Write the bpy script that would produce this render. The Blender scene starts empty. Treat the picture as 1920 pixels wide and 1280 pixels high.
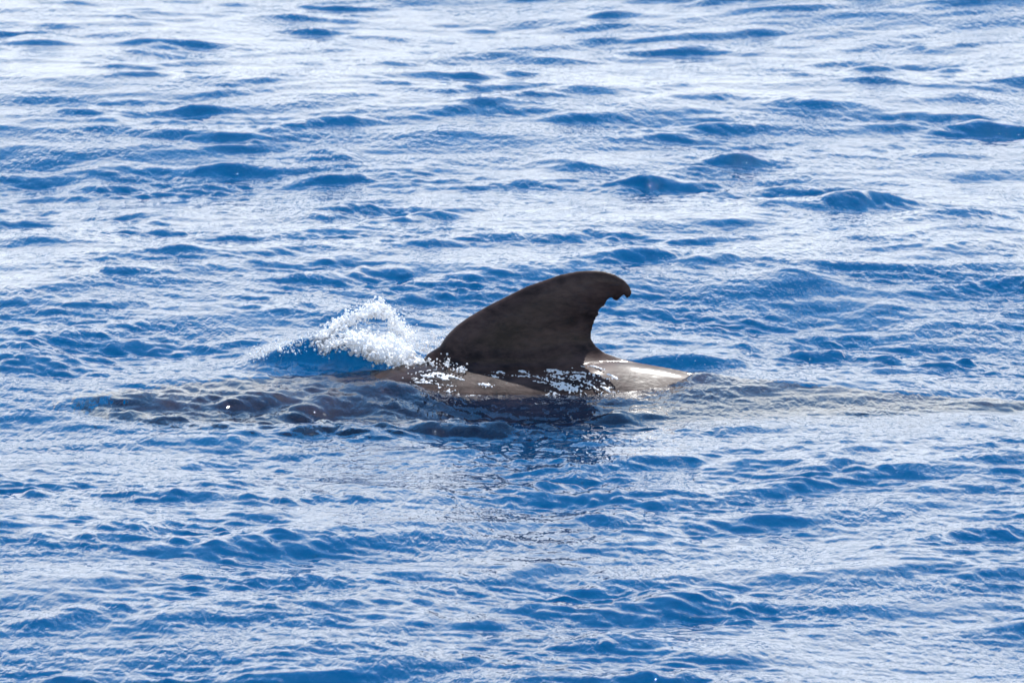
import bpy, bmesh, math, random
import numpy as np
from mathutils import Vector

rng = np.random.default_rng(11)
random.seed(5)
scene = bpy.context.scene
COL = scene.collection

# ------------------------------------------------------------------ camera
CAM_D, CAM_H = 32.0, 4.9                  # boat rail: metres from the whale, metres above the sea
PXM = 0.0023                              # metres per photo pixel at the whale
FPX = math.hypot(CAM_D, CAM_H) / PXM      # focal length in photo pixels
PITCH = math.atan2(CAM_H, CAM_D) - math.atan(65.0 / FPX)
cam_d = bpy.data.cameras.new("camera")
cam = bpy.data.objects.new("camera", cam_d)
COL.objects.link(cam)
cam.location = (0, -CAM_D, CAM_H)
cam.rotation_euler = (math.pi / 2 - PITCH, 0, 0)
cam_d.sensor_width = 36.0
cam_d.lens = 36.0 * FPX / 1920.0
cam_d.clip_start = 0.1
cam_d.clip_end = 20000
cam_d.dof.use_dof = True
cam_d.dof.focus_distance = math.hypot(CAM_D, CAM_H) - 2.0
cam_d.dof.aperture_fstop = 11.0
scene.camera = cam

# ------------------------------------------------------------------ sky and sun
SUN_EL, SUN_AZ = math.radians(60), math.radians(27)      # azimuth from +Y (beyond the whale) towards +X
world = bpy.data.worlds.new("World")
scene.world = world
world.use_nodes = True
nt = world.node_tree
nt.nodes.clear()


def N(t, typ, **kw):
    n = t.nodes.new(typ)
    for k, v in kw.items():
        setattr(n, k, v)
    return n


def math_node(t, op, a, b=None, clamp=False):
    n = N(t, "ShaderNodeMath", operation=op, use_clamp=clamp)
    for i, v in enumerate((a, b)):
        if v is None:
            continue
        if isinstance(v, (int, float)):
            n.inputs[i].default_value = v
        else:
            t.links.new(v, n.inputs[i])
    return n.outputs[0]


def map_range(t, v, a, b, c=0.0, d=1.0, smooth=True):
    n = N(t, "ShaderNodeMapRange")
    n.interpolation_type = "SMOOTHSTEP" if smooth else "LINEAR"
    t.links.new(v, n.inputs["Value"])
    n.inputs["From Min"].default_value = a
    n.inputs["From Max"].default_value = b
    n.inputs["To Min"].default_value = c
    n.inputs["To Max"].default_value = d
    return n.outputs["Result"]


sky = N(nt, "ShaderNodeTexSky", sky_type="NISHITA")
sky.sun_disc = False
sky.sun_elevation = SUN_EL
sky.sun_rotation = SUN_AZ
sky.air_density = 1.0
sky.dust_density = 0.0
sky.ozone_density = 1.0
bg_sky = N(nt, "ShaderNodeBackground")
bg_sky.inputs["Strength"].default_value = 0.15
tint = N(nt, "ShaderNodeMixRGB", blend_type="MULTIPLY")
tint.inputs["Fac"].default_value = 1.0
tint.inputs["Color2"].default_value = (0.55, 0.92, 1.10, 1)
nt.links.new(sky.outputs[0], tint.inputs["Color1"])
nt.links.new(tint.outputs[0], bg_sky.inputs["Color"])
tc = N(nt, "ShaderNodeTexCoord")
sep = N(nt, "ShaderNodeSeparateXYZ")
nt.links.new(tc.outputs["Generated"], sep.inputs[0])
zz = math_node(nt, "ADD", math_node(nt, "MAXIMUM", sep.outputs["Z"], 0.0), 0.12)
comb = N(nt, "ShaderNodeCombineXYZ")
nt.links.new(math_node(nt, "DIVIDE", sep.outputs["X"], zz), comb.inputs["X"])
nt.links.new(math_node(nt, "DIVIDE", sep.outputs["Y"], zz), comb.inputs["Y"])
cn = N(nt, "ShaderNodeTexNoise")
cn.inputs["Scale"].default_value = 0.9
cn.inputs["Detail"].default_value = 7
cn.inputs["Roughness"].default_value = 0.55
nt.links.new(comb.outputs[0], cn.inputs["Vector"])
cover = map_range(nt, cn.outputs["Fac"], 0.54, 0.68)
hazefac = map_range(nt, sep.outputs["Z"], 0.17, 0.40, 1.0, 0.0)
cover = math_node(nt, "MAXIMUM", cover, hazefac)
cn2 = N(nt, "ShaderNodeTexNoise")
cn2.inputs["Scale"].default_value = 1.7
cn2.inputs["Detail"].default_value = 5
nt.links.new(comb.outputs[0], cn2.inputs["Vector"])
cloud_val = map_range(nt, cn2.outputs["Fac"], 0.3, 0.7, 1.22, 1.44)
bg_cloud = N(nt, "ShaderNodeBackground")
bg_cloud.inputs["Color"].default_value = (0.90, 0.95, 1.0, 1)
nt.links.new(cloud_val, bg_cloud.inputs["Strength"])
mixw = N(nt, "ShaderNodeMixShader")
nt.links.new(cover, mixw.inputs[0])
nt.links.new(bg_sky.outputs[0], mixw.inputs[1])
nt.links.new(bg_cloud.outputs[0], mixw.inputs[2])
wout = N(nt, "ShaderNodeOutputWorld")
nt.links.new(mixw.outputs[0], wout.inputs["Surface"])

sun_d = bpy.data.lights.new("sun", "SUN")
sun_d.energy = 5.0
sun_d.angle = math.radians(0.53)
sun_d.color = (1.0, 0.965, 0.92)
sun = bpy.data.objects.new("sun", sun_d)
COL.objects.link(sun)
sdir = Vector((math.sin(SUN_AZ) * math.cos(SUN_EL), math.cos(SUN_AZ) * math.cos(SUN_EL), math.sin(SUN_EL)))
sun.rotation_euler = sdir.to_track_quat("Z", "Y").to_euler()
sun.location = sdir * 60

scene.view_settings.view_transform = "Standard"
scene.view_settings.look = "None"
scene.view_settings.exposure = 0.42
scene.view_settings.gamma = 1.0
scene.view_settings.use_curve_mapping = False
scene.render.engine = "CYCLES"
scene.cycles.max_bounces = 8
scene.cycles.transparent_max_bounces = 12
scene.cycles.sample_clamp_indirect = 4.0
scene.cycles.use_denoising = True
scene.cycles.denoiser = "OPENIMAGEDENOISE"
scene.cycles.denoising_input_passes = "RGB_ALBEDO_NORMAL"


# ------------------------------------------------------------------ helpers
def at(px, py, z=0.0):
    """photo pixel -> point on the level z (used to survey where waves stand)"""
    ax = (px - 960.0) / FPX
    ay = (640.0 - py) / FPX
    c, s = math.cos(PITCH), math.sin(PITCH)
    dx, dy, dz = ax, c + ay * s, -s + ay * c
    t = (z - CAM_H) / dz
    return dx * t, -CAM_D + dy * t


def sstep(a, b, x):
    t = np.clip((x - a) / (b - a), 0, 1)
    return t * t * (3 - 2 * t)


def new_mat(name):
    m = bpy.data.materials.new(name)
    m.use_nodes = True
    m.node_tree.nodes.clear()
    return m, m.node_tree


def np_mesh(name, verts, quads=None, tris=None):
    me = bpy.data.meshes.new(name)
    verts = np.asarray(verts, np.float32)
    faces = []
    loops, starts, totals = [], [], []
    ofs = 0
    for arr, n in ((quads, 4), (tris, 3)):
        if arr is None or len(arr) == 0:
            continue
        arr = np.asarray(arr, np.int32)
        loops.append(arr.ravel())
        starts.append(ofs + np.arange(len(arr), dtype=np.int32) * n)
        totals.append(np.full(len(arr), n, np.int32))
        ofs += arr.size
    loops = np.concatenate(loops)
    starts = np.concatenate(starts)
    totals = np.concatenate(totals)
    me.vertices.add(len(verts))
    me.vertices.foreach_set("co", verts.ravel())
    me.loops.add(len(loops))
    me.loops.foreach_set("vertex_index", loops)
    me.polygons.add(len(starts))
    me.polygons.foreach_set("loop_start", starts)
    me.polygons.foreach_set("loop_total", totals)
    me.polygons.foreach_set("use_smooth", np.ones(len(starts), bool))
    me.update(calc_edges=True)
    return me


def link(name, me, mat, **props):
    o = bpy.data.objects.new(name, me)
    COL.objects.link(o)
    if mat:
        me.materials.append(mat)
    for k, v in props.items():
        o[k] = v
    return o


# ------------------------------------------------------------------ whale profile (shared by the water and the whale)
# stations along the body: x, height of the back line, half height, half width
ST = np.array([
    (-1.87, -0.60, 0.010, 0.010), (-1.84, -0.53, 0.085, 0.09), (-1.76, -0.43, 0.18, 0.19), (-1.60, -0.32, 0.27, 0.28),
    (-1.40, -0.235, 0.335, 0.335), (-1.10, -0.155, 0.385, 0.385), (-0.80, -0.075, 0.41, 0.41), (-0.45, 0.050, 0.43, 0.42),
    (-0.10, 0.066, 0.43, 0.42), (0.15, 0.066, 0.42, 0.40), (0.35, 0.075, 0.40, 0.375), (0.48, 0.066, 0.38, 0.35),
    (0.60, 0.046, 0.36, 0.32), (0.80, 0.002, 0.315, 0.275), (1.05, -0.095, 0.265, 0.22), (1.40, -0.215, 0.21, 0.16),
    (1.80, -0.33, 0.155, 0.105), (2.20, -0.43, 0.105, 0.065), (2.50, -0.50, 0.06, 0.045), (2.62, -0.53, 0.02, 0.03)])


def prof(x, j):
    # smooth interpolation of the stations
    x = np.asarray(x, float)
    xs, v = ST[:, 0], ST[:, j]
    m = np.gradient(v, xs)
    i = np.clip(np.searchsorted(xs, x) - 1, 0, len(xs) - 2)
    h = xs[i + 1] - xs[i]
    t = np.clip((x - xs[i]) / h, 0, 1)
    return ((2*t**3 - 3*t**2 + 1) * v[i] + (t**3 - 2*t**2 + t) * h * m[i]
            + (-2*t**3 + 3*t**2) * v[i+1] + (t**3 - t**2) * h * m[i+1])


def back_height(x, y):
    """height of the whale's upper surface, -9 outside"""
    xc = np.clip(x, -1.86, 2.61)
    top, rz, ry = prof(xc, 1), prof(xc, 2), prof(xc, 3)
    q = 1 - (y / ry) ** 2
    z = np.where((q > 0) & (x > -1.87) & (x < 2.62), top - rz + rz * np.sqrt(np.maximum(q, 0)), -9)
    return z


# ------------------------------------------------------------------ the sea surface
class Field:
    """periodic random sea from a directional spectrum, with horizontal (choppy) displacement"""

    def __init__(self, L, n, lmin, lmax, slope, power, spread, heading, seed):
        r = np.random.default_rng(seed)
        k1 = np.fft.fftfreq(n, L / n) * 2 * np.pi
        kx, ky = np.meshgrid(k1, k1, indexing="xy")
        k = np.hypot(kx, ky)
        k[0, 0] = 1
        lam = 2 * np.pi / k
        band = sstep(lmin * 0.7, lmin * 1.3, lam) * (1 - sstep(lmax * 0.7, lmax * 1.3, lam))
        th = np.arctan2(ky, kx) - heading
        dirw = np.abs(np.cos(th)) ** spread + 0.06
        amp = band * dirw * k ** (-power)
        amp[0, 0] = 0
        sp = amp * (r.normal(size=k.shape) + 1j * r.normal(size=k.shape))
        sx = np.fft.ifft2(sp * 1j * kx).real
        sy = np.fft.ifft2(sp * 1j * ky).real
        sc = slope / math.sqrt((sx ** 2 + sy ** 2).mean())
        sp = sp * sc
        self.L, self.n = L, n
        self.f = np.stack([np.fft.ifft2(sp).real,
                           np.fft.ifft2(-1j * kx / k * sp).real,
                           np.fft.ifft2(-1j * ky / k * sp).real]).astype(np.float32)

    def sample(self, x, y, ang=0.0):
        ca, sa = math.cos(ang), math.sin(ang)
        u = (x * ca + y * sa) / self.L * self.n
        v = (-x * sa + y * ca) / self.L * self.n
        iu, iv = np.floor(u).astype(np.int64), np.floor(v).astype(np.int64)
        fu, fv = (u - iu).astype(np.float32), (v - iv).astype(np.float32)

        def w(t):
            return (-0.5*t + t*t - 0.5*t**3, 1 - 2.5*t*t + 1.5*t**3, 0.5*t + 2*t*t - 1.5*t**3, -0.5*t*t + 0.5*t**3)
        wu, wv = w(fu), w(fv)
        out = np.zeros((3,) + x.shape, np.float32)
        for a in range(4):
            for b in range(4):
                out += (wv[a] * wu[b]) * self.f[:, (iv + a - 1) % self.n, (iu + b - 1) % self.n]
        h, dx, dy = out
        return h, dx * ca - dy * sa, dx * sa + dy * ca


# grid lines: fine where the whale is, growing towards the horizon
def grow(start, step, ratio, limit):
    out, p, s = [], start, step
    while p < limit:
        s *= ratio
        p += s
        out.append(p)
    return out


xs = list(np.arange(0, 2.45, 0.009))
xs += grow(xs[-1], 0.0095, 1.012, 6.0)
xs += grow(xs[-1], xs[-1] - xs[-2], 1.16, 6000)
xs = np.array(sorted([-v for v in xs[1:]] + xs))
ys = [-8.2]
while ys[-1] < 19:
    d = ys[-1] + CAM_D
    ys.append(ys[-1] + 0.019 * (d / 32.0) ** 2)
ys += grow(ys[-1], ys[-1] - ys[-2], 1.12, 8000)
ys = np.array(sorted([-8.2 - v for v in grow(0, 0.012, 1.16, 6000)] + ys))
X, Y = np.meshgrid(xs, ys, indexing="xy")
nx, ny = len(xs), len(ys)
cellx = np.gradient(xs)[None, :]
celly = np.gradient(ys)[:, None]
cell = np.maximum(cellx, celly)

swell = Field(37.0, 768, 0.9, 9.0, 0.050, 2.3, 1.4, math.radians(84), 3)
chop = Field(13.3, 1024, 0.18, 1.0, 0.074, 2.15, 1.1, math.radians(98), 8)
ripple = Field(5.9, 1024, 0.055, 0.20, 0.098, 2.1, 0.6, math.radians(60), 21)
patch = Field(29.0, 512, 0.8, 3.5, 1.0, 1.0, 0.3, 0.0, 77)


def fade(l):
    return 1 - sstep(0.30 * l, 0.8 * l, cell)


h1, dx1, dy1 = swell.sample(X, Y)
h2, dx2, dy2 = chop.sample(X, Y, 0.21)
h3, dx3, dy3 = ripple.sample(X, Y, -0.37)


def stokes(h, a):
    s_ = h.std()
    return h + a * (h * h - s_ * s_) / s_


h2, h3 = stokes(h2, 0.20), stokes(h3, 0.15)          # peaked crests, flat troughs
pm = patch.sample(X, Y, 0.5)[0]
pm = pm / pm.std()
gust = np.clip(0.95 + 0.5 * pm, 0.5, 2.0)          # gusts roughen the water in patches
f1, f2, f3 = fade(2.0), fade(0.35), fade(0.06)

head_zone = sstep(-2.1, -1.6, X) * (1 - sstep(-0.5, 0.3, X)) * np.exp(-((Y + 0.6) / 0.5) ** 4)
gust = np.maximum(gust, 1.45 * head_zone)
# calm, stretched water over and behind the whale
along = sstep(-2.1, -1.5, X) * (1 - sstep(1.0, 3.2, X))
near_whale = along * np.exp(-((Y + 0.05) / 0.55) ** 2)
calm1 = 1 - (0.55 + 0.3 * sstep(0.4, 0.9, X)) * near_whale
calm2 = 1 - (0.0 + 0.8 * sstep(0.4, 0.9, X)) * near_whale

H = h1 * f1 * calm1 + h2 * f2 * gust * calm2 + h3 * f3 * gust * (1 - 0.45 * sstep(0.4, 0.9, X) * near_whale)
DX = dx1 * f1 * calm1 * 0.9 + dx2 * f2 * gust * calm2 * 1.25 + dx3 * f3 * 0.8
DY = dy1 * f1 * calm1 * 0.9 + dy2 * f2 * gust * calm2 * 1.25 + dy3 * f3 * 0.8

# single wave crests that stand out: photo position of the dark face, length in photo pixels, height in metres, slant
CRESTS = [
    (540, 12, 230, .07, 0), (60, 72, 110, .07, 0), (200, 118, 150, .06, -.5), (640, 62, 110, .05, 0), (1045, 92, 240, .11, -.05),
    (1280, 60, 230, .06, .1), (1650, 130, 170, .05, 0), (1790, 105, 160, .05, 0), (1100, 185, 300, .09, .05), (700, 105, 90, .04, 0),
    (380, 252, 330, .12, -.03), (185, 320, 110, .09, 0), (632, 278, 80, .06, 0), (1065, 298, 130, .09, 0), (760, 306, 160, .06, -.1),
    (1160, 325, 260, .07, .05), (1620, 385, 330, .11, .1), (280, 402, 190, .08, -.2), (432, 380, 90, .06, 0), (860, 362, 160, .06, 0),
    (85, 470, 230, .10, -.05), (100, 560, 260, .13, .05), (620, 408, 130, .05, 0), (1150, 464, 90, .05, 0), (1830, 455, 230, .08, 0),
    (360, 505, 240, .05, -.1), (35, 655, 120, .08, 0), (1490, 545, 210, .08, .05), (1330, 625, 220, .07, 0), (1760, 598, 170, .06, 0),
    (1640, 575, 130, .05, 0), (560, 590, 150, .05, .1), (1180, 605, 140, .06, 0), (60, 905, 220, .07, 0), (400, 925, 430, .09, -.05),
    (740, 908, 300, .08, -.1), (1150, 948, 230, .06, -.15), (540, 1020, 420, .10, .05), (880, 985, 280, .07, 0), (230, 1005, 130, .05, 0),
    (740, 1105, 220, .06, -.1), (1010, 1050, 260, .05, 0), (1190, 1030, 240, .07, .1), (1350, 1020, 230, .06, -.1), (1620, 1075, 300, .07, -.05),
    (1800, 1060, 220, .06, .1), (1240, 1130, 220, .06, .2), (330, 1190, 160, .04, 0), (560, 1230, 200, .05, 0), (100, 1165, 170, .05, 0),
    (1700, 880, 260, .05, .2), (1500, 900, 200, .04, .2), (1330, 1230, 250, .06, .15), (1850, 800, 160, .05, .2), (250, 770, 260, .05, .1),
]
inner = (np.abs(X) < 7) & (Y > -7) & (Y < 25)
rows = np.where(inner.any(1))[0]
cols = np.where(inner.any(0))[0]
rs, cs = slice(rows[0], rows[-1] + 1), slice(cols[0], cols[-1] + 1)
Xi, Yi = X[rs, cs], Y[rs, cs]
add = np.zeros_like(Xi)
crest_mod = np.clip(0.9 + 14.0 * chop.sample(Xi * 0.8, Yi * 0.5, 1.1)[0], 0.25, 1.7)
for (px, py, wpx, hh, sl) in CRESTS:
    hh = min(hh, 0.085)
    x0, y0 = at(px, py + 6)
    d = math.hypot(y0 + CAM_D, CAM_H)
    w = wpx * d / FPX * 0.58
    yy = Yi - y0 - sl * 3.0 * (Xi - x0) * 0.5 - 0.12 * np.sin((Xi - x0) / w * 2.1 + px) - 0.04 * np.sin((Xi - x0) * 11.0 + py)
    face, tail = 0.16 + hh * 0.9, 0.55
    g = np.where(yy < 0, np.exp(-np.sqrt((yy / face) ** 2 + 0.04) * 1.25 + 0.25), np.exp(-np.sqrt((yy / tail) ** 2 + 0.01) * 1.25 + 0.125))
    add += hh * np.exp(-np.abs((Xi - x0) / w) ** 2.0) * g * crest_mod
H[rs, cs] += add * 0.42

# water pushed up by the whale: a long smooth swelling over the head and back, hollow along the near flank
Xw, Yw = Xi, Yi
sw = np.zeros_like(Xw)
ridge_y = -0.47 - 0.10 * np.sin(Xw * 2.3 + 0.6) - 0.03 * np.sin(Xw * 9.0)
amp = 0.022 * sstep(-1.75, -1.15, Xw) * (1 - sstep(-0.75, -0.25, Xw)) + 0.0 * Xw + 0.006 * sstep(0.6, 1.4, Xw) * (1 - sstep(3, 4, Xw))
dyw = Yw - ridge_y
sw += amp * np.where(dyw < 0, np.exp(-(dyw / 0.32) ** 2), np.exp(-(dyw / 0.75) ** 2))
# broken crests over the head: photo line from-to, height in metres
for (pa, qa, pb_, qb, hc) in [(425, 716, 505, 722, .050), (300, 728, 445, 768, .055), (460, 742, 520, 748, .045), (610, 733, 750, 778, .065),
                              (520, 730, 600, 736, .045), (265, 752, 330, 744, .050), (640, 770, 700, 790, .035), (190, 742, 240, 738, .045),
                              (380, 790, 500, 784, .030), (560, 768, 620, 775, .035), (690, 722, 790, 772, .035), (600, 652, 660, 668, .030),
                              (430, 752, 560, 768, .035), (120, 760, 210, 748, .035)]:
    xa, ya = at(pa, qa, hc)
    xb, yb = at(pb_, qb, hc)
    ex, ey = xb - xa, yb - ya
    ln = math.hypot(ex, ey)
    ex, ey = ex / ln, ey / ln
    al = (Xw - (xa + xb) / 2) * ex + (Yw - (ya + yb) / 2) * ey
    pe = -(Xw - (xa + xb) / 2) * ey + (Yw - (ya + yb) / 2) * ex
    pe = pe + 0.025 * np.sin(al * 17 + pa) + 0.012 * np.sin(al * 41 + qa)
    gcr = np.where(pe < 0, np.exp(1.0 - np.sqrt((pe / 0.085) ** 2 + 1.0)), np.exp(0.5 - np.sqrt((pe / 0.20) ** 2 + 0.25)))
    sw += 0.48 * hc * np.exp(-np.abs(al / (0.55 * ln)) ** 2.6) * gcr
# hollow beside the back
sw -= 0.035 * np.exp(-((Xw - 0.02) / 0.55) ** 2) * np.exp(-((Yw + 0.66) / 0.25) ** 2)
sw -= 0.04 * np.exp(-((Xw + 1.0) / 0.6) ** 2) * np.exp(-((Yw + 0.85) / 0.25) ** 2)
# bulge of water in front of the fin on the near side
sw += 0.035 * np.exp(-((Xw + 0.48) / 0.20) ** 2) * np.exp(-((Yw + 0.30) / 0.16) ** 2)
# bow wave thrown up on the far side, in front of the fin
sw += 0.13 * np.exp(-(np.abs(Xw + 0.74) / 0.36) ** 2.2) * np.where(Yw < 0.42, np.exp(-((Yw - 0.42) / 0.17) ** 2), np.exp(-((Yw - 0.42) / 0.4) ** 2))
# wake of the fin on the far side
sw += 0.05 * np.exp(-((Xw - 0.75) / 0.28) ** 2) * np.where(Yw < 0.42, np.exp(-((Yw - 0.42) / 0.14) ** 2), np.exp(-((Yw - 0.42) / 0.3) ** 2))
sw_mod = np.clip(1 + 9.0 * chop.sample(Xi * 0.6, Yi * 0.6, 2.2)[0], 0.4, 1.6)
H[rs, cs] += sw * sw_mod

# beside the bare back the water stands lower
bare = sstep(-0.55, -0.25, Xw) * (1 - sstep(0.45, 0.85, Xw)) * np.exp(-(np.abs(Yw) / 0.42) ** 4)
H[rs, cs] = H[rs, cs] * (1 - 0.8 * bare) + bare * (-0.035)

# a thin sheet of water slides over the submerged back
bh = back_height(Xw, Yw)
film = 0.022 + 0.006 * np.sin(Xw * 9 + Yw * 7) + (0.7 - 0.4 * sstep(0.5, 0.9, Xw)) * (h3[rs, cs] + h2[rs, cs])
sub = (1 - sstep(-0.72, -0.50, Xw)) + sstep(0.62, 0.95, Xw)           # where the back stays under water
tgt = bh + film
cur = H[rs, cs]
kk = 0.03
mx = np.where(bh > -5, 0.5 * (cur + tgt + np.sqrt((cur - tgt) ** 2 + kk ** 2)), cur)
H[rs, cs] = cur + (mx - cur) * sub * sstep(-0.25, -0.05, bh)

# no lone big swell right under the boat
xq, yq = at(1890, 1175)
H *= 1 - 0.6 * np.exp(-((X - xq) / 0.6) ** 2 - ((Y - yq) / 0.9) ** 2)

# lean the waves a little towards the boat (wind from behind the whale)
LEAN = 0.25
PX = X + DX
PY = Y + DY - LEAN * H
V = np.stack([PX, PY, H], -1).reshape(-1, 3)
ii = (np.arange(ny - 1)[:, None] * nx + np.arange(nx - 1)[None, :]).ravel()
Q = np.stack([ii, ii + 1, ii + 1 + nx, ii + nx], -1)
sea_me = np_mesh("sea", V, quads=Q)

# foam attribute on the water: torn lace round the splash and along the back
def fnoise(x, y, f, seed):
    a = chop.sample(x * f, y * f, 0.3 + seed)[0]
    return a / 0.011


fo = np.zeros_like(Xw)
def foam_at(px, py, rx, ry, s):
    x0, y0 = at(px, py)
    global fo
    fo = np.maximum(fo, s * np.exp(-((Xw - x0) / rx) ** 2 - ((Yw - y0) / ry) ** 2))


foam_at(710, 668, 0.20, 0.22, 1.0)
foam_at(770, 682, 0.16, 0.14, 1.0)
foam_at(640, 640, 0.22, 0.20, 0.75)
foam_at(530, 655, 0.18, 0.20, 0.6)
foam_at(800, 700, 0.16, 0.12, 0.8)
foam_at(880, 725, 0.16, 0.08, 0.62)
foam_at(1010, 735, 0.22, 0.07, 0.55)
foam_at(1300, 735, 0.25, 0.05, 0.35)
FO = np.zeros_like(X, dtype=np.float32)
FO[rs, cs] = fo
at_ = sea_me.attributes.new("foam", "FLOAT", "POINT")
at_.data.foreach_set("value", FO.ravel().astype(np.float32))

sea_mat, t = new_mat("sea_water")
L = t.links.new
geo = N(t, "ShaderNodeNewGeometry")
tco = N(t, "ShaderNodeTexCoord")


def noise(t, vec, scale, detail=2, rough=0.5, dist=0.0, stretch=None, rot=0.0):
    n = N(t, "ShaderNodeTexNoise")
    n.inputs["Scale"].default_value = scale
    n.inputs["Detail"].default_value = detail
    n.inputs["Roughness"].default_value = rough
    n.inputs["Distortion"].default_value = dist
    if stretch:
        m = N(t, "ShaderNodeMapping")
        m.inputs["Scale"].default_value = stretch
        m.inputs["Rotation"].default_value = (0, 0, rot)
        t.links.new(vec, m.inputs["Vector"])
        vec = m.outputs[0]
    t.links.new(vec, n.inputs["Vector"])
    return n.outputs["Fac"]


obj_co = tco.outputs["Object"]
na = noise(t, obj_co, 30, 1.5, 0.5, 0.5, (1.0, 0.30, 1.0), 0.55)
nb = noise(t, obj_co, 38, 1.5, 0.5, 0.5, (1.0, 0.32, 1.0), -0.6)
gustn = map_range(t, noise(t, obj_co, 1.6, 2), 0.38, 0.62, 0.45, 1.0)
hsum = math_node(t, "ADD", math_node(t, "MULTIPLY", na, 1.0), math_node(t, "MULTIPLY", nb, 0.8))
hsum = math_node(t, "MULTIPLY", hsum, gustn)
bump = N(t, "ShaderNodeBump")
bump.inputs["Strength"].default_value = 1.0
bump.inputs["Distance"].default_value = 0.0085
L(hsum, bump.inputs["Height"])
fres = N(t, "ShaderNodeFresnel")
fres.inputs["IOR"].default_value = 1.333
L(bump.outputs[0], fres.inputs["Normal"])
front = math_node(t, "SUBTRACT", 1.0, geo.outputs["Backfacing"])
body = N(t, "ShaderNodeBsdfDiffuse")
body.inputs["Color"].default_value = (0.0004, 0.040, 0.135, 1)
clear = N(t, "ShaderNodeBsdfGlass")
clear.inputs["IOR"].default_value = 1.333
clear.inputs["Roughness"].default_value = 0.015
L(bump.outputs[0], clear.inputs["Normal"])
# light scattered back by the upper water: a share of whatever is not mirrored
share = math_node(t, "MULTIPLY", math_node(t, "SUBTRACT", 1.0, fres.outputs[0]), 0.13)
wat = N(t, "ShaderNodeMixShader")
L(math_node(t, "MULTIPLY", share, front), wat.inputs[0])
L(clear.outputs[0], wat.inputs[1])
L(body.outputs[0], wat.inputs[2])
fa = N(t, "ShaderNodeAttribute", attribute_name="foam")
fn = noise(t, obj_co, 34, 6, 0.65, 1.2)
fmask = map_range(t, math_node(t, "ADD", math_node(t, "MULTIPLY", fn, 0.9), math_node(t, "MULTIPLY", fa.outputs["Fac"], 0.62)), 0.86, 1.0)
fmask = math_node(t, "MULTIPLY", fmask, map_range(t, fa.outputs["Fac"], 0.05, 0.2))
foamb = N(t, "ShaderNodeBsdfDiffuse")
foamb.inputs["Color"].default_value = (0.82, 0.85, 0.88, 1)
L(bump.outputs[0], foamb.inputs["Normal"])
surf = N(t, "ShaderNodeMixShader")
L(fmask, surf.inputs[0])
L(wat.outputs[0], surf.inputs[1])
L(foamb.outputs[0], surf.inputs[2])
out = N(t, "ShaderNodeOutputMaterial")
L(surf.outputs[0], out.inputs["Surface"])
link("sea", sea_me, sea_mat, kind="structure")

# the deep blue below the surface
deep_mat, t = new_mat("deep_water")
dd = N(t, "ShaderNodeBsdfDiffuse")
dd.inputs["Color"].default_value = (0.0001, 0.080, 0.212, 1)
out = N(t, "ShaderNodeOutputMaterial")
t.links.new(dd.outputs[0], out.inputs["Surface"])
S = 6000
deep_me = np_mesh("deep_water", [(-S, -S, -0.62), (S, -S, -0.62), (S, S * 1.3, -0.62), (-S, S * 1.3, -0.62)], quads=[(0, 1, 2, 3)])
link("deep_water", deep_me, deep_mat, kind="structure")

# ------------------------------------------------------------------ the whale
def px2(px, py, y=0.0):
    """photo pixel -> (x, z) on the upright plane at depth y"""
    ax = (px - 960.0) / FPX
    ay = (640.0 - py) / FPX
    c, s = math.cos(PITCH), math.sin(PITCH)
    dx, dy, dz = ax, c + ay * s, -s + ay * c
    t = (y + CAM_D) / dy
    return dx * t, CAM_H + dz * t


bm = bmesh.new()
NS, NR = 150, 64
sx = np.concatenate([[-1.87], -1.87 + 0.35 * (np.linspace(0, 1, 24)[1:] ** 1.6), np.linspace(-1.52, 2.62, NS)[1:]])
rings = []
for x in sx:
    top, rz, ry = float(prof(x, 1)), float(prof(x, 2)), float(prof(x, 3))
    keel = float(sstep(0.30, 0.55, x)) * 0.55
    ring = []
    for j in range(NR):
        a = 2 * math.pi * j / NR
        ca, sa = math.cos(a), math.sin(a)
        yv = ry * sa
        # behind the fin the back narrows to a keel
        if ca > 0:
            yv *= 1 - keel * ca ** 3
        ring.append(bm.verts.new((x, yv, top - rz + rz * ca)))
    rings.append(ring)
for a, b in zip(rings[:-1], rings[1:]):
    for j in range(NR):
        bm.faces.new((a[j], a[(j + 1) % NR], b[(j + 1) % NR], b[j]))
bm.faces.new(rings[0])
bm.faces.new(list(reversed(rings[-1])))

# dorsal fin: horizontal slices between the leading and the trailing edge
LE = [(770, 720), (778, 705), (786, 686), (800, 664), (824, 649), (837, 629), (856, 610), (880, 593), (909, 576), (946, 557), (986, 537), (1026, 523), (1052, 514), (1087, 507.5), (1110, 506.5)]
TE = [(1400, 720), (1330, 705), (1259, 690.5), (1198, 680), (1158, 670), (1132, 660), (1117, 648), (1109, 635), (1109, 623), (1113, 607), (1119, 594), (1124, 590), (1121, 584), (1127, 577),
      (1133, 574), (1136, 568), (1140, 560), (1147, 558.5), (1155, 565), (1162, 560), (1167, 554), (1171, 553.5), (1175, 560), (1181, 557), (1185.5, 548), (1182, 538), (1172, 526), (1153, 514), (1132, 507.8), (1110, 506.5)]
LEw = [px2(*p) for p in LE]
TEw = [px2(*p) for p in TE]


def resample(pts, n):
    pts = np.array(pts)
    d = np.concatenate([[0], np.cumsum(np.hypot(*np.diff(pts, axis=0).T))])
    s = np.linspace(0, d[-1], n)
    return np.stack([np.interp(s, d, pts[:, 0]), np.interp(s, d, pts[:, 1])], -1)


outline = np.concatenate([np.array(LEw), np.array(TEw)[::-1][1:]])
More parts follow.
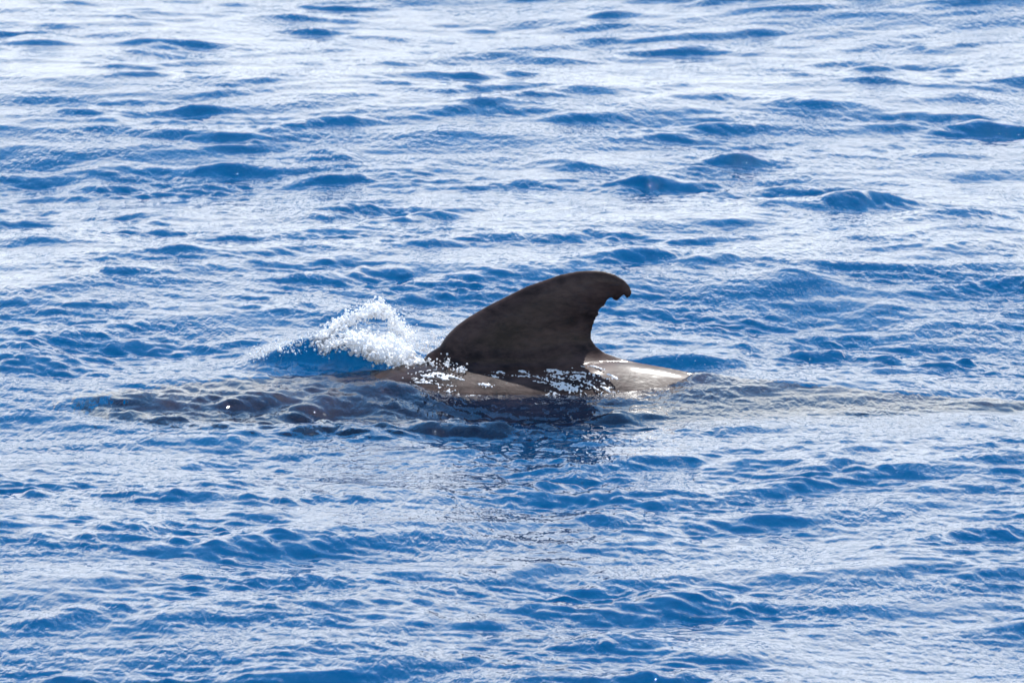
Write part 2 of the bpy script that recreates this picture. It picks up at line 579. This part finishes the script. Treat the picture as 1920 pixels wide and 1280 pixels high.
# filled outline on a fine lattice; thickness grows with the distance from the rim
step = 0.006
ox0, oz0 = outline.min(0) - 0.02
ox1, oz1 = outline.max(0) + 0.02
oz0 = -0.06
gx = np.arange(ox0, ox1, step)
gz = np.arange(oz0, oz1, step)
GX, GZ = np.meshgrid(gx, gz)
poly = outline
inside_m = np.zeros(GX.shape, bool)
x1, z1 = poly[:, 0], poly[:, 1]
x2, z2 = np.roll(x1, -1), np.roll(z1, -1)
dist = np.full(GX.shape, 9.0)
dist_te = np.full(GX.shape, 9.0)
nle = len(LEw)
for i in range(len(poly)):
    if i == len(poly) - 1:
        pass
    ax_, az_, bx_, bz_ = x1[i], z1[i], x2[i], z2[i]
    cond = ((az_ > GZ) != (bz_ > GZ)) & (GX < (bx_ - ax_) * (GZ - az_) / (bz_ - az_ + 1e-12) + ax_)
    inside_m ^= cond
    if i < len(poly) - 1:
        ex, ez = bx_ - ax_, bz_ - az_
        tt = np.clip(((GX - ax_) * ex + (GZ - az_) * ez) / (ex * ex + ez * ez), 0, 1)
        dd_ = np.hypot(GX - ax_ - tt * ex, GZ - az_ - tt * ez)
        dist = np.minimum(dist, dd_)
        if i >= nle + 3:
            dist_te = np.minimum(dist_te, dd_)
SD = np.where(inside_m, dist, -dist)
zrel = np.clip((GZ - 0.05) / 0.38, 0, 1)
TMAX = 0.055 * (1 - zrel) ** 0.9 + 0.020
topx, rzx, ryx = prof(GX, 1), prof(GX, 2), prof(GX, 3)
hz = GZ - topx
flare = (0.062 + 0.025 * sstep(0.05, 0.3, GX)) * np.exp(-np.maximum(hz + 0.02, -0.01) / (0.028 + 0.022 * sstep(0.05, 0.3, GX)))
half = 1e-4 + TMAX * np.sqrt(np.clip(1 - (1 - np.clip(SD / (TMAX * 2.6), 0, 1)) ** 2, 0, 1))
half = (half ** -3.0 + (0.0045 + 0.26 * dist_te) ** -3.0) ** (-1 / 3.0)
half = half + flare * np.clip(SD / 0.10, 0, 1) ** 0.8
qq = np.clip(1 - ((GZ - topx + rzx) / rzx) ** 2, 0, 1)
half = np.where(hz < -0.024, np.minimum(half, ryx * np.sqrt(qq) * 0.98), half)
# voxelise as paired sheets: front and back surfaces meeting at the rim
vid = {}
keep = SD > -step * 0.75
hh_ = np.where(SD > 0, half, 0.0)
# pull rim vertices onto the outline
gyz, gyx = np.gradient(SD, step)
PXg = np.where(SD < step * 0.5, GX - gyx * (SD - 0.0), GX)
PZg = np.where(SD < step * 0.5, GZ - gyz * (SD - 0.0), GZ)
hh_ = np.where(SD < step * 0.5, 0.0015, hh_)
vf, vb = {}, {}
R_, C_ = GX.shape
for r in range(R_):
    for c in range(C_):
        if keep[r, c]:
            vf[r, c] = bm.verts.new((PXg[r, c], -hh_[r, c], PZg[r, c]))
            vb[r, c] = bm.verts.new((PXg[r, c], hh_[r, c], PZg[r, c]))
edge_count = {}
for r in range(R_ - 1):
    for c in range(C_ - 1):
        k4 = [(r, c), (r, c + 1), (r + 1, c + 1), (r + 1, c)]
        if all(k in vf for k in k4):
            bm.faces.new([vf[k] for k in k4])
            bm.faces.new([vb[k] for k in reversed(k4)])
            for a, b in zip(k4, k4[1:] + k4[:1]):
                edge_count[frozenset((a, b))] = edge_count.get(frozenset((a, b)), []) + [(a, b)]
for k, lst in edge_count.items():
    if len(lst) == 1:
        a, b = lst[0]
        bm.faces.new((vf[b], vf[a], vb[a], vb[b]))
loose = [v for v in bm.verts if not v.link_faces]
bmesh.ops.delete(bm, geom=loose, context="VERTS")


# pectoral fins and flukes, thin tapered blades
def blade(pts, thick):
    """pts: list of (leading point, trailing point) sections from root to tip"""
    prev = None
    n = 12
    for k, (a, b) in enumerate(pts):
        a, b = Vector(a), Vector(b)
        th = thick * (1 - 0.85 * k / (len(pts) - 1))
        ring = []
        for j in range(n):
            ang = 2 * math.pi * j / n
            p = a.lerp(b, 0.5 - 0.5 * math.cos(ang))
            ring.append(bm.verts.new((p.x, p.y, p.z + th * math.sin(ang))))
        if prev:
            for j in range(n):
                bm.faces.new((prev[j], prev[(j + 1) % n], ring[(j + 1) % n], ring[j]))
        else:
            bm.faces.new(list(reversed(ring)))
        prev = ring
    bm.faces.new(prev)


for s in (-1, 1):
    blade([((-1.15, .25*s, -.76), (-.88, .25*s, -.72)), ((-1.02, .42*s, -.88), (-.78, .42*s, -.86)), ((-.82, .56*s, -1.0), (-.62, .56*s, -1.0)),
           ((-.52, .68*s, -1.1), (-.42, .66*s, -1.1)), ((-.30, .72*s, -1.15), (-.27, .71*s, -1.15))], 0.035)
    blade([((2.25, .01*s, -.55), (2.66, .01*s, -.55)), ((2.36, .18*s, -.55), (2.74, .18*s, -.55)), ((2.52, .38*s, -.55), (2.80, .38*s, -.55)),
           ((2.74, .56*s, -.55), (2.90, .56*s, -.55)), ((2.92, .66*s, -.55), (2.97, .66*s, -.55))], 0.03)
bmesh.ops.recalc_face_normals(bm, faces=bm.faces)
raw = bpy.data.meshes.new("whale_raw")
bm.to_mesh(raw)
bm.free()
tmp = bpy.data.objects.new("whale_raw", raw)
COL.objects.link(tmp)
rm = tmp.modifiers.new("r", "REMESH")
rm.mode = "VOXEL"
rm.voxel_size = 0.0065
sm = tmp.modifiers.new("s", "SMOOTH")
sm.iterations = 2
sm.factor = 0.5
bpy.context.view_layer.update()
dg = bpy.context.evaluated_depsgraph_get()
whale_me = bpy.data.meshes.new_from_object(tmp.evaluated_get(dg))
bpy.data.objects.remove(tmp)
bpy.data.meshes.remove(raw)
whale_me.name = "pilot_whale"
whale_me.polygons.foreach_set("use_smooth", np.ones(len(whale_me.polygons), bool))

skin, t = new_mat("whale_skin")
L = t.links.new
tco = N(t, "ShaderNodeTexCoord")
oc = tco.outputs["Object"]
n1 = noise(t, oc, 3.8, 8, 0.66, 0.35, (1.0, 1.0, 1.8))
n2 = noise(t, oc, 45, 4, 0.6, 0.3, (0.5, 1, 1.2))
ramp = N(t, "ShaderNodeValToRGB")
ramp.color_ramp.elements[0].position = 0.40
ramp.color_ramp.elements[0].color = (0.013, 0.0072, 0.0058, 1)
ramp.color_ramp.elements[1].position = 0.62
ramp.color_ramp.elements[1].color = (0.078, 0.047, 0.039, 1)
mixv = math_node(t, "ADD", math_node(t, "MULTIPLY", n1, 0.75), math_node(t, "MULTIPLY", n2, 0.25))
L(mixv, ramp.inputs[0])
pb = N(t, "ShaderNodeBsdfPrincipled")
L(ramp.outputs[0], pb.inputs["Base Color"])
L(map_range(t, n1, 0.35, 0.65, 0.32, 0.50), pb.inputs["Roughness"])
pb.inputs["IOR"].default_value = 1.21
pb.inputs["Coat Weight"].default_value = 0.2
pb.inputs["Coat IOR"].default_value = 1.33
pb.inputs["Coat Roughness"].default_value = 0.10
bp = N(t, "ShaderNodeBump")
bp.inputs["Strength"].default_value = 0.25
bp.inputs["Distance"].default_value = 0.006
L(n2, bp.inputs["Height"])
L(bp.outputs[0], pb.inputs["Normal"])
out = N(t, "ShaderNodeOutputMaterial")
L(pb.outputs[0], out.inputs["Surface"])
whale = link("pilot_whale", whale_me, skin, label="dark brown pilot whale surfacing with one hooked dorsal fin above blue sea", category="whale")

# ------------------------------------------------------------------ splash and spray
ico = []
for sub in (1, 2):
    b = bmesh.new()
    bmesh.ops.create_icosphere(b, subdivisions=sub, radius=1.0)
    b.verts.ensure_lookup_table()
    vv = np.array([v.co[:] for v in b.verts], np.float32)
    tt_ = np.array([[v.index for v in f.verts] for f in b.faces], np.int32)
    ico.append((vv, tt_))
    b.free()


def blobs(name, P, Rr, mat, squash=None, **props):
    vv, tt_ = ico[0]
    n = len(P)
    r = np.random.default_rng(n)
    sc = Rr[:, None, None] * r.uniform(0.65, 1.35, (n, 1, 3))
    if squash is not None:
        sc = sc * np.asarray(squash)[None, None, :]
    ang = r.uniform(0, 6.28, n)
    ca, sa = np.cos(ang)[:, None], np.sin(ang)[:, None]
    base = vv[None] * sc
    bx, by = base[..., 0] * ca - base[..., 1] * sa, base[..., 0] * sa + base[..., 1] * ca
    W = np.stack([bx, by, base[..., 2]], -1) + P[:, None, :]
    T = tt_[None] + (np.arange(n) * len(vv))[:, None, None]
    me = np_mesh(name, W.reshape(-1, 3), tris=T.reshape(-1, 3))
    return link(name, me, mat, **props)


def water_z(x, y):
    """sea height near a point (nearest grid line)"""
    i = np.clip(np.searchsorted(ys, y), 0, ny - 1)
    j = np.clip(np.searchsorted(xs, x), 0, nx - 1)
    return H[i, j]


def stroke(pts, n, spread, ysp, taper=1.0):
    """random points along a photo polyline (px, py, y depth), spread in metres"""
    pts = np.array(pts, float)
    d = np.concatenate([[0], np.cumsum(np.hypot(np.diff(pts[:, 0]), np.diff(pts[:, 1])))])
    s = rng.uniform(0, d[-1], n)
    px, py, yy = (np.interp(s, d, pts[:, k]) for k in range(3))
    sp = spread * (np.interp(s, d, pts[:, 3]) if pts.shape[1] > 3 else 1.0)
    off = rng.normal(size=(n, 3)) * np.stack([sp, sp * 0 + ysp, sp], -1)
    c, sn = math.cos(PITCH), math.sin(PITCH)
    ax, ay = (px - 960) / FPX, (640 - py) / FPX
    dx, dy, dz = ax, c + ay * sn, -sn + ay * c
    tt = (yy + CAM_D) / dy
    return np.stack([dx * tt, yy, CAM_H + dz * tt], -1) + off


foam_mat, t = new_mat("foam")
fb = N(t, "ShaderNodeBsdfPrincipled")
fb.inputs["Base Color"].default_value = (0.97, 0.97, 0.97, 1)
fb.inputs["Roughness"].default_value = 0.35
fb.inputs["Subsurface Weight"].default_value = 0.0
fb.inputs["Subsurface Radius"].default_value = (1, 1, 1)
fb.inputs["Subsurface Scale"].default_value = 0.006
tl = N(t, "ShaderNodeBsdfTranslucent")
tl.inputs["Color"].default_value = (0.97, 0.97, 0.97, 1)
fmx = N(t, "ShaderNodeMixShader")
fmx.inputs[0].default_value = 0.35
t.links.new(fb.outputs[0], fmx.inputs[1])
t.links.new(tl.outputs[0], fmx.inputs[2])
out = N(t, "ShaderNodeOutputMaterial")
t.links.new(fmx.outputs[0], out.inputs["Surface"])

P, Rr = [], []


def addp(p, lo, hi):
    # froth hangs together in small lumps
    k = max(1, len(p) // 22)
    c = p[rng.integers(0, len(p), k)]
    pick = rng.integers(0, k, len(p))
    lump = c[pick] + rng.normal(size=p.shape) * rng.uniform(.005, .016, (k, 1))[pick]
    m = rng.random(len(p)) < 0.72
    p = np.where(m[:, None], lump, p)
    P.append(p)
    Rr.append(lo + (hi - lo) * rng.power(0.6, len(p)) ** 1.6)


# curling crest of the splash
addp(stroke([(585, 645, .34, .7), (610, 628, .36, 1), (640, 606, .38, 1), (672, 592, .38, 1.1), (700, 582, .38, 1.2), (722, 584, .36, 1.2), (742, 604, .34, 1.2), (758, 624, .30, 1.1), (772, 634, .28, .8)], 4600, .0125, .035), .002, .0065)
addp(stroke([(678, 590, .38), (700, 574, .38), (712, 570, .38), (728, 580, .37)], 500, .010, .03), .002, .006)
# thick white heart
addp(stroke([(656, 634, .24, .7), (676, 644, .22, 1), (700, 654, .18, 1.3), (730, 660, .14, 1.3), (765, 670, .10, 1)], 6500, .016, .05), .003, .011)
addp(stroke([(600, 655, .30), (622, 646, .28), (640, 640, .26)], 900, .013, .03), .0025, .008)
addp(stroke([(600, 640, .36, 1), (660, 596, .38, 1.3), (715, 572, .38, 1.5), (770, 610, .32, 1.5), (800, 640, .26, 1)], 420, .026, .06), .001, .0035)
# low spray to the left and right
addp(stroke([(470, 664, .30, .5), (520, 652, .32, .8), (570, 642, .32, 1)], 900, .022, .05), .0015, .005)
addp(stroke([(760, 640, .25, 1), (800, 645, .22, 1), (830, 640, .2, .8)], 900, .024, .04), .0015, .005)
# run-off beside the fin
addp(stroke([(720, 672, .06), (780, 680, .0), (830, 682, -.06), (868, 692, -.10)], 1500, .009, .04), .002, .006)
# droplets flung off behind the fin
addp(stroke([(1225, 662, .35, .6), (1290, 664, .38, 1), (1335, 676, .38, 1), (1385, 698, .35, .6)], 110, .016, .06), .0012, .003)
# lace of foam on the wet back
for k in range(58):
    cx = -0.40 + 0.86 * rng.random() ** 1.25
    cy = -0.19 - 0.03 * cx + rng.normal() * 0.05
    n = int(rng.uniform(12, 62))
    lx, ly = rng.uniform(.008, .042), rng.uniform(.002, .007)
    gx_, gy_ = rng.normal(size=n) * lx, rng.normal(size=n) * ly
    bx, by = cx + gx_, cy + gy_ - rng.uniform(-.1, .6) * gx_
    bz = back_height(bx, by)
    ok = bz > -0.06
    P.append(np.stack([bx, by, bz - 0.0005], -1)[ok])
    Rr.append(rng.uniform(.0018, .0046, ok.sum()))
P = np.concatenate(P)
Rr = np.concatenate(Rr)
splash = blobs("splash_foam", P, Rr, foam_mat, kind="stuff", label="white foaming splash thrown up in front of the dorsal fin", category="splash")

# let the froth run together
rm = splash.modifiers.new("r", "REMESH")
rm.mode = "VOXEL"
rm.voxel_size = 0.0027
sm = splash.modifiers.new("s", "SMOOTH")
sm.iterations = 1
bpy.context.view_layer.update()
dg = bpy.context.evaluated_depsgraph_get()
joined = bpy.data.meshes.new_from_object(splash.evaluated_get(dg))
splash.modifiers.clear()
old = splash.data
splash.data = joined
bpy.data.meshes.remove(old)
joined.polygons.foreach_set("use_smooth", np.ones(len(joined.polygons), bool))
